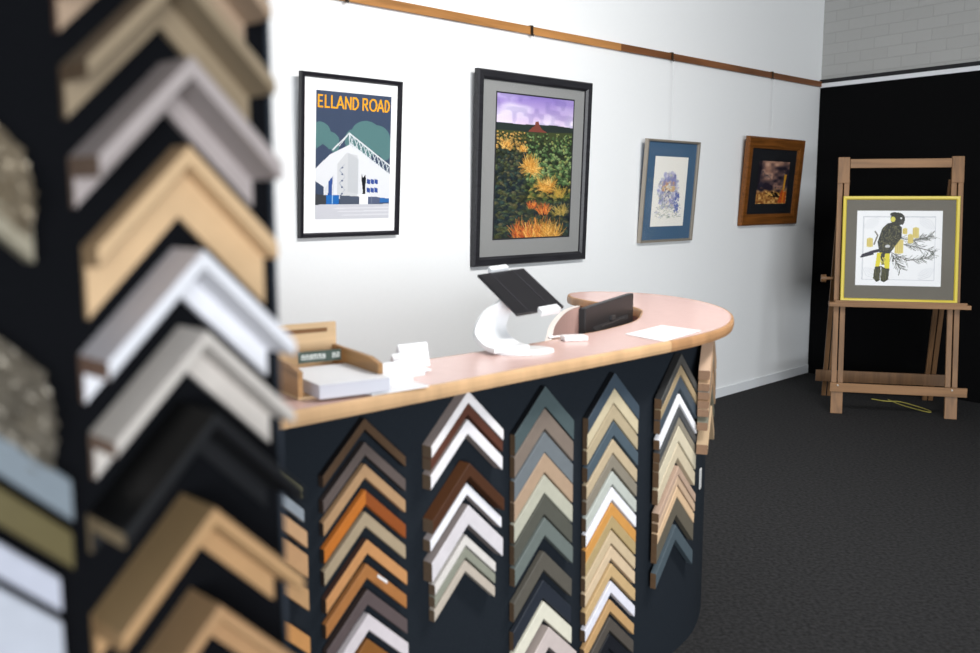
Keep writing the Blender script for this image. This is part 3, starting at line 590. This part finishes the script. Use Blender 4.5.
tower(216,508,.058,.083,.026,'deep light timber box','below the black one on the display stand', face='#b08c64', side='#8f7654', raw='#9c7c56', prof='L', ws=.010, m=1.0)
tower(221,605,.052,.083,.023,'light timber box','at the bottom of the display stand, cut by the picture edge', face='#a98560', side='#937858', raw='#9c7c56', prof='L', ws=.010, m=1.0)
def tower_left(tx, ty, dp, a, W, look, where, **k):
    """Placed by its right tip; the peak is outside the picture."""
    m = k.get('m', .95); hit = on_plane(tx, ty, PB+tn*dp, tn)-td*a+Vector((0, 0, a*m)); o = hit-tn*(dp-.0005)
    return sample('corner_sample', '%s sample %s' % (look, where), 'frame sample', o, th, a, W, dp, k.pop('face'), group='corner samples at the left edge of the display stand', **k)
tower_left(30,150,.030,.10,.052,'ornate antique gold','at the far left edge, highest of its column', face='#8f8370', orn=True)
tower_left(32,225,.020,.10,.020,'thin champagne','under the highest ornate one at the far left edge', face='#8f8876')
tower_left(52,375,.030,.11,.062,'ornate antique silver','at the far left edge, above the blue-grey one', face='#7d766a', orn=True)
tower_left(71,480,.020,.12,.024,'smooth blue-grey','at the far left edge, above the olive gold one', face='#78828a')
tower_left(72,532,.018,.12,.022,'olive gold','at the far left edge, between blue-grey and white ones', face='#5e5536')
tower_left(60,578,.016,.115,.020,'slim lilac white','at the far left edge, below the olive gold one', face='#b6b9c6')
tower_left(62,622,.018,.115,.060,'broad cool white','at the bottom left corner of the picture', face='#b4b8c2')

# ------------------------------------------------------------------ things on the counter
ZT = 1.0800
def topz(px, py, z):
    r = ray(px, py); return EYE+r*((z-EYE.z)/r.z)
# cardboard tray with upright back, booklets in it
kraft = wood('kraft_board', '#d8b890', axis=0, rough=.7, scale=4, contrast=.15); kraft2 = mat('kraft_edge', '#dba873', .7)
bx = empty('leaflet_tray', (-.40, 1.95, ZT), math.radians(33)); bx.scale = (.94, .94, .96); tag(bx, 'open kraft timber tray with tall back panel on the left end of the counter', 'tray')
# local: x to the right along the counter, y back, z up
box('base', (0, 0, 0), (.21, .27, .006), kraft, bx)
def wedge(x0, x1):
    v = [(x, y, z) for x in (x0, x1) for y, z in ((0, .006), (0, .062), (.05, .072), (.262, .075), (.262, .006))]
    return mesh('side_panel', v, [(0,1,2,3,4), (9,8,7,6,5)]+[(i, (i+1) % 5, 5+(i+1) % 5, 5+i) for i in range(5)], wood('tray_side', '#b08658', axis=1, scale=4), bx)
wedge(0, .012); wedge(.198, .21)
box('back_panel', (0, .263, .0), (.21, .275, .131), kraft, bx, bevel=.002)
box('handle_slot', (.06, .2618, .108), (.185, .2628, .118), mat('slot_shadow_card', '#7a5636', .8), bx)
def sheetstack(name, label, cat, loc, rz, w, d, h, col, edge, group=None):
    r = empty(name, loc, rz); tag(r, label, cat, group)
    box('cover', (0, 0, h-.001), (w, d, h), mat('paper_cover', col, .5), r); box('pages', (.001, .001, 0), (w-.001, d-.001, h-.0011), mat('paper_pages', edge, .7), r); return r
sheetstack('booklet_stack', 'thick stack of white booklets lying in the kraft tray', 'booklets', Vector((-.352, 1.93, ZT+.0065)), math.radians(33), .165, .215, .03, '#f2f2f5', '#cfcfd8')
lc = empty('card_label', (-.452, 2.125, ZT+.045), math.radians(33)); tag(lc, 'dark green card strip with white lettering in front of the tray back', 'card')
box('card', (0.02, 0, 0), (.125, .002, .026), mat('dark_green_card', '#3c4a42', .6), lc)
x = .027
for wd_ in (.007,.008,.006,.008,.008,.006,.012,.007,.007):
    if abs(wd_-.012) > 1e-6:
        v = []; f = []
        for (a0, b0, a1, b1) in ((0, .007, .0022, .019), (wd_-.0022, .007, wd_, .019), (0, .0165, wd_, .019)):
            b = len(v); v += [(x+a0, -.0006, b0), (x+a1, -.0006, b0), (x+a1, -.0006, b1), (x+a0, -.0006, b1)]; f.append((b, b+1, b+2, b+3))
        mesh('letter', v, f, mat('white_ink', '#dfe3df', .6), lc)
    x += wd_+.003
# fanned brochures right of the tray
for i, (px, py, rz, hh) in enumerate(((384, 387, 44, .050), (396, 379, 40, .056), (401, 369, 36, .058))):
    p = topz(px, py, ZT); b = empty('brochure', (p.x, p.y, ZT), math.radians(rz)); tag(b, 'white folded brochure standing beside the kraft tray, %s' % ('nearest the tray', 'middle of the three', 'farthest from the tray')[i], 'brochure', 'white brochures beside the tray')
    wd_ = .085
    mesh('leaf', [(0,0,0),(wd_,0,0),(wd_,.014,hh),(0,.014,hh),(0,.001,0),(wd_,.001,0),(wd_,.015,hh),(0,.015,hh)], [(0,1,2,3),(4,5,6,7),(0,1,5,4),(1,2,6,5),(2,3,7,6),(3,0,4,7)], mat('brochure_paper', '#eff0f3', .5), b)
    mesh('leaf', [(0,.0305,0),(wd_,.0305,0),(wd_,.016,hh),(0,.016,hh),(0,.0315,0),(wd_,.0315,0),(wd_,.0165,hh+.0005),(0,.0165,hh+.0005)], [(0,1,2,3),(4,5,6,7),(0,1,5,4),(1,2,6,5),(2,3,7,6),(3,0,4,7)], mat('brochure_paper', '#eff0f3', .5), b)
for i, (px, py, rz, w, d) in enumerate(((372, 396, 40, .15, .10), (385, 377, 28, .12, .09))):
    p = topz(px, py, ZT); o = box('paper_sheet', (0, 0, 0), (w, d, .0035), mat('loose_paper', '#f0f1f4', .5)); o.location = (p.x, p.y, ZT+.0005+.0*i); o.rotation_euler = (0, 0, math.radians(rz))
    tag(o, ('white paper lying flat in front of the standing brochures', 'white paper lying flat behind the standing brochures')[i], 'paper', 'loose papers by the tray')
    if i == 1: o.location.z += .004

# tablet stand
TL, TR, BR, BL = Vector((-.037,2.74,1.282)), Vector((.0985,2.84,1.293)), Vector((.205,2.70,1.190)), Vector((.083,2.60,1.174))
ts = empty('tablet_stand', (.085, 2.57, ZT)); tag(ts, 'white curved point of sale stand on the counter holding a black tablet', 'tablet stand')
white_pl = mat('glossy_white_plastic', '#eef0f2', .25, spec=.5)
def tochild(o): o.matrix_parent_inverse = Matrix.Translation(-ts.location); return o
pl = [(math.cos(a)*.085+.012, math.sin(a)*.05) for a in [k*math.pi/16 for k in range(32)]]
v = [(x, y, 0) for x, y in pl]+[(x*.97, y*.95, .008) for x, y in pl]+[(x*.8, y*.8, .012) for x, y in pl]
n = 32; f = [tuple(range(n))[::-1], tuple(range(2*n, 3*n))]+[(k*n+i, k*n+(i+1) % n, (k+1)*n+(i+1) % n, (k+1)*n+i) for k in range(2) for i in range(n)]
bp_ = mesh('base', v, f, white_pl, ts); bp_.rotation_euler = (0, 0, math.radians(20))
e1 = (TR-TL).normalized(); e2 = (BL-TL).normalized(); nn = e1.cross(e2); nn = -nn if nn.z < 0 else nn; nn.normalize()
cen = (TL+TR+BR+BL)/4
path = catmull([Vector((.06,2.555,1.092)), Vector((.03,2.60,1.096)), Vector((.0,2.64,1.125)), Vector((.01,2.67,1.165)), Vector((.04,2.69,1.195)), cen-nn*.014], 6)
wv = Vector((.75,.62,0)).normalized(); v = []; f = []
for i, p in enumerate(path):
    t_ = (path[min(i+1, len(path)-1)]-path[max(i-1, 0)]).normalized(); up = wv.cross(t_).normalized(); ww = .062-.014*i/len(path)
    v += [p-wv*ww-up*.006, p+wv*ww-up*.006, p+wv*ww+up*.006, p-wv*ww+up*.006]
L = len(path); f = [(0,1,2,3), tuple(4*(L-1)+k for k in (3,2,1,0))]+[(4*i+k, 4*i+(k+1) % 4, 4*i+4+(k+1) % 4, 4*i+4+k) for i in range(L-1) for k in range(4)]
tochild(mesh('curved_arm', v, f, white_pl, ts, bevel=.0))
def obox(name, c, hx, hy, hz, m, parent=None, bevel=.002):
    v = [c+e1*(i*hx)+e2*(j*hy)+nn*(k*hz) for k in (-1, 1) for i, j in ((-1,-1),(1,-1),(1,1),(-1,1))]
    return mesh(name, v, [(0,1,2,3),(4,5,6,7),(0,1,5,4),(1,2,6,5),(2,3,7,6),(3,0,4,7)], m, parent, bevel=bevel)
l1 = (TR-TL).length/2; l2 = (BL-TL).length/2
tochild(obox('clamp', cen-e2*(l2+.001)-e1*.005+nn*.003, .032, .008, .009, white_pl, ts)); tochild(obox('clamp', cen+e2*(l2-.001)+e1*.022+nn*.004, .034, .011, .009, white_pl, ts))
tb_ = empty('tablet', cen); tag(tb_, 'black tablet in a folding case tilted on the white stand', 'tablet')
for o in (obox('case', cen-nn*.002, l1, l2-.008, .004, mat('black_tablet_case', '#1d1c20', .5), tb_, .0015), obox('screen', cen+nn*.0026, l1*.97, (l2-.008)*.97, .0005, mat('dark_screen', '#18171b', .28), tb_, 0),
          obox('fold_line', cen-e2*l2*.0-e1*l1*.48+nn*.0034, .0008, l2*.94, .0002, mat('fold_grey', '#34323a', .6), tb_, 0), obox('fold_line', cen+e1*l1*.48+nn*.0034, .0008, l2*.94, .0002, mat('fold_grey', '#34323a', .6), tb_, 0)):
    o.matrix_parent_inverse = Matrix.Translation(-cen)

# monitor standing on the desk inside the well
ML = Vector((.306, 3.05, 0)); MR = Vector((.535, 3.545, 0)); md = (MR-ML).normalized(); mw = (MR-ML).length; ma = math.atan2(md.y, md.x)
mo = empty('monitor', ((ML.x+MR.x)/2, (ML.y+MR.y)/2, .746), ma); tag(mo, 'black computer monitor seen from behind, sunk in the counter well', 'monitor')
shell = mat('matt_black_plastic', '#2a2829', .45)
T = Matrix.Rotation(math.radians(0), 4, 'X')
v = [T @ Vector(p) for p in ((-mw/2,-.002,.07),(mw/2,-.002,.07),(mw/2,.022,.07),(-mw/2,.022,.07),(-mw/2,-.002,.40),(mw/2,-.002,.40),(mw/2,.022,.40),(-mw/2,.022,.40))]
mesh('back_shell', v, [(0,1,2,3),(4,5,6,7),(0,1,5,4),(1,2,6,5),(2,3,7,6),(3,0,4,7)], shell, mo, bevel=.004)
v = [T @ Vector(p) for p in ((-.2,-.010,.2),(.2,-.010,.2),(.2,-.002,.18),(-.2,-.002,.18),(-.18,-.010,.315),(.18,-.010,.315),(.2,-.002,.33),(-.2,-.002,.33))]
mesh('rear_hump', v, [(0,1,2,3),(4,5,6,7),(0,1,5,4),(1,2,6,5),(2,3,7,6),(3,0,4,7)], shell, mo)
def mbx(nm, lo, hi, m): return box(nm, lo, hi, m, mo, M=T)
mbx('vent_groove', (-.13,-.0112,.322), (.13,-.0102,.327), mat('groove_grey', '#4c4a4b', .3)); mbx('emblem', (-.02,-.0125,.333), (.02,-.003,.347), mat('emblem_grey', '#5a5859', .3, metal=.5))
mbx('screen', (-mw/2+.01,.0222,.08), (mw/2-.01,.0230,.39), mat('screen_glass', '#101114', .15))
box('neck', (-.03,.02,.01), (.03,.045,.16), shell, mo); box('foot', (-.08,-.03,0), (.08,.07,.012), shell, mo, bevel=.002)

# paper, little box and pen
pp = [topz(*q, ZT) for q in ((625,334.5),(664,342),(701,331),(662,325.5))]; c0 = sum(pp, Vector())/4
v = [p-c0+Vector((0,0,.0004)) for p in pp]+[p-c0+Vector((0,0,.0016)) for p in pp]
o = mesh('paper_sheet', v, [(0,1,2,3),(4,5,6,7),(0,1,5,4),(1,2,6,5),(2,3,7,6),(3,0,4,7)], mat('form_paper', '#f3f3f6', .4)); o.location = c0; tag(o, 'white paper sheet lying alone on the rounded end of the counter', 'paper')
o = box('card_box', (-.036,-.024,0), (.036,.024,.014), mat('small_white_box', '#f1eeee', .5), bevel=.002); o.location = (.250, 2.80, ZT+.0004); o.rotation_euler = (0, 0, math.radians(12)); tag(o, 'small flat white box beside the monitor on the counter', 'box')
pn = empty('pen', (.215, 2.845, ZT+.0045), math.radians(28)); tag(pn, 'slim white pen lying by the small white box', 'pen')
tube('barrel', [(-.045,0,0),(.045,0,0)], .004, mat('pen_white', '#f4f0ee', .3), pn); tube('pen_tip', [(.0455,0,0),(.056,0,0)], .0022, mat('pen_tip_metal', '#b9b4ae', .3, metal=.8), pn)

# ------------------------------------------------------------------ easel with the cockatoo picture
F0 = Vector((2.394, 6.568, 0)); F1 = Vector((3.185, 6.369, 0)); fx = (F1-F0).normalized(); fb = Vector((-fx.y, fx.x, 0))      # run and backwards
ea = empty('studio_easel', (F0+F1)/2, math.atan2(fx.y, fx.x)); tag(ea, 'wooden double-post studio easel standing before the dark wall', 'easel')
eh = (F1-F0).length/2; LEAN = .15; TOPZ = 1.78
def fp(x, z, out=0): return Vector((x, LEAN*z-out, z))        # on the leaning front frame, local
ew = wood('easel_timber', '#8c6744', axis=2, rough=.5, scale=4, contrast=.22); ewx = wood('easel_rail_timber', '#946e4a', axis=0, rough=.5, scale=4, contrast=.22)
ewd = wood('easel_rear_timber', '#735335', axis=2, rough=.5, scale=4, contrast=.22)
sw = .078
for s in (-1, 1):
    xo = s*(eh-sw/2)
    for q in (-1, 1):
        bar('post_strip', fp(xo+q*.0215, .0), fp(xo+q*.0215, TOPZ), .034, .022, ew, ea, bevel=.002)
    bar('post_foot', fp(xo, .0, .014), fp(xo, .16, .014), sw, .012, ew, ea)
    bar('post_head', fp(xo, 1.60, .014), fp(xo, TOPZ, .014), sw, .012, ew, ea)
bar('top_rail', fp(-eh+.08, 1.735, .012), fp(eh-.08, 1.735, .012), .062, .02, ewx, ea, side=Vector((0,LEAN,1)))
bar('front_rail', fp(-eh-.01, .185, .034), fp(eh+.055, .185, .034), .062, .022, ewx, ea, side=Vector((0,0,1)))
for s in (-1, 1): bar('bolt_head', fp(s*(eh-.04), .20, .045), fp(s*(eh-.04), .20, .051), .012, .012, mat('steel_bolt', '#cfcac0', .3, metal=.8), ea, bevel=.003)
bar('tray_ledge', fp(-eh-.035, .762, .045), fp(eh+.055, .762, .045), .09, .028, ewx, ea, side=Vector((0,1,0)))
bar('tray_lip', fp(-eh+.0, .784, .082), fp(eh+.03, .784, .082), .016, .018, ewx, ea, side=Vector((0,0,1)))
RB = .62
for s, x0 in ((-1, -eh+.05), (1, eh-.05)):
    a = Vector((x0, LEAN*1.62+.03, 1.62)); b = Vector((x0-.02, RB, 0))
    for q in (-1, 1): bar('rear_leg', a+Vector((q*.02, 0, 0)), b+Vector((q*.02, 0, 0)), .032, .03, ewd, ea)
bar('rear_rail', Vector((-eh-.06, RB-.07, .165)), Vector((eh+.03, RB-.07, .165)), .085, .022, ewd, ea, side=Vector((0,0,1)))
tube('hinge_bolt', [fp(-eh-.075, .93, -.06), fp(-eh+.02, .93, -.06)], .012, ewd, ea); tube('wooden_knob', [fp(-eh-.085, .93, -.06), fp(-eh-.05, .93, -.06)], .028, ewd, ea)
bar('cross_brace', Vector((-eh+.03, LEAN*.95+.20, .93)), Vector((eh-.03, LEAN*.95+.20, .93)), .03, .02, ewd, ea, side=Vector((0,0,1)))
EM = Matrix.Translation(ea.location) @ Matrix.Rotation(math.atan2(fx.y, fx.x), 4, 'Z')
base = EM @ fp(.006, .7800, .012+.022)
framed('framed_picture', 'yellow framed black cockatoo print with grey mount resting on the easel', 'picture', base, math.atan2(fx.y, fx.x), -math.atan(LEAN), .752, .735,
       mw=.024, mt=.024, fmat=mat('yellow_frame', '#d8c23c', .35), mount=mat('warm_grey_mount', '#6b675e', .7), art=cockatoo_art(), ax0=.095, az0=.115, ax1=.645, az1=.635)
cp = catmull([Vector((2.974,6.98,.005)), Vector((2.99,6.80,.005)), Vector((3.05,6.62,.005)), Vector((3.09,6.55,.005)), Vector((3.11,6.62,.005)), Vector((3.07,6.78,.006)), Vector((3.02,6.90,.006)), Vector((2.93,6.92,.006)), Vector((2.86,7.0,.005))], 6)
o = tube('cord', [p-cp[0] for p in cp], .004, mat('yellow_green_cord', '#a39a4c', .6)); o.location = cp[0]; tag(o, 'thin yellow-green cord looped on the carpet beneath the easel', 'cord')
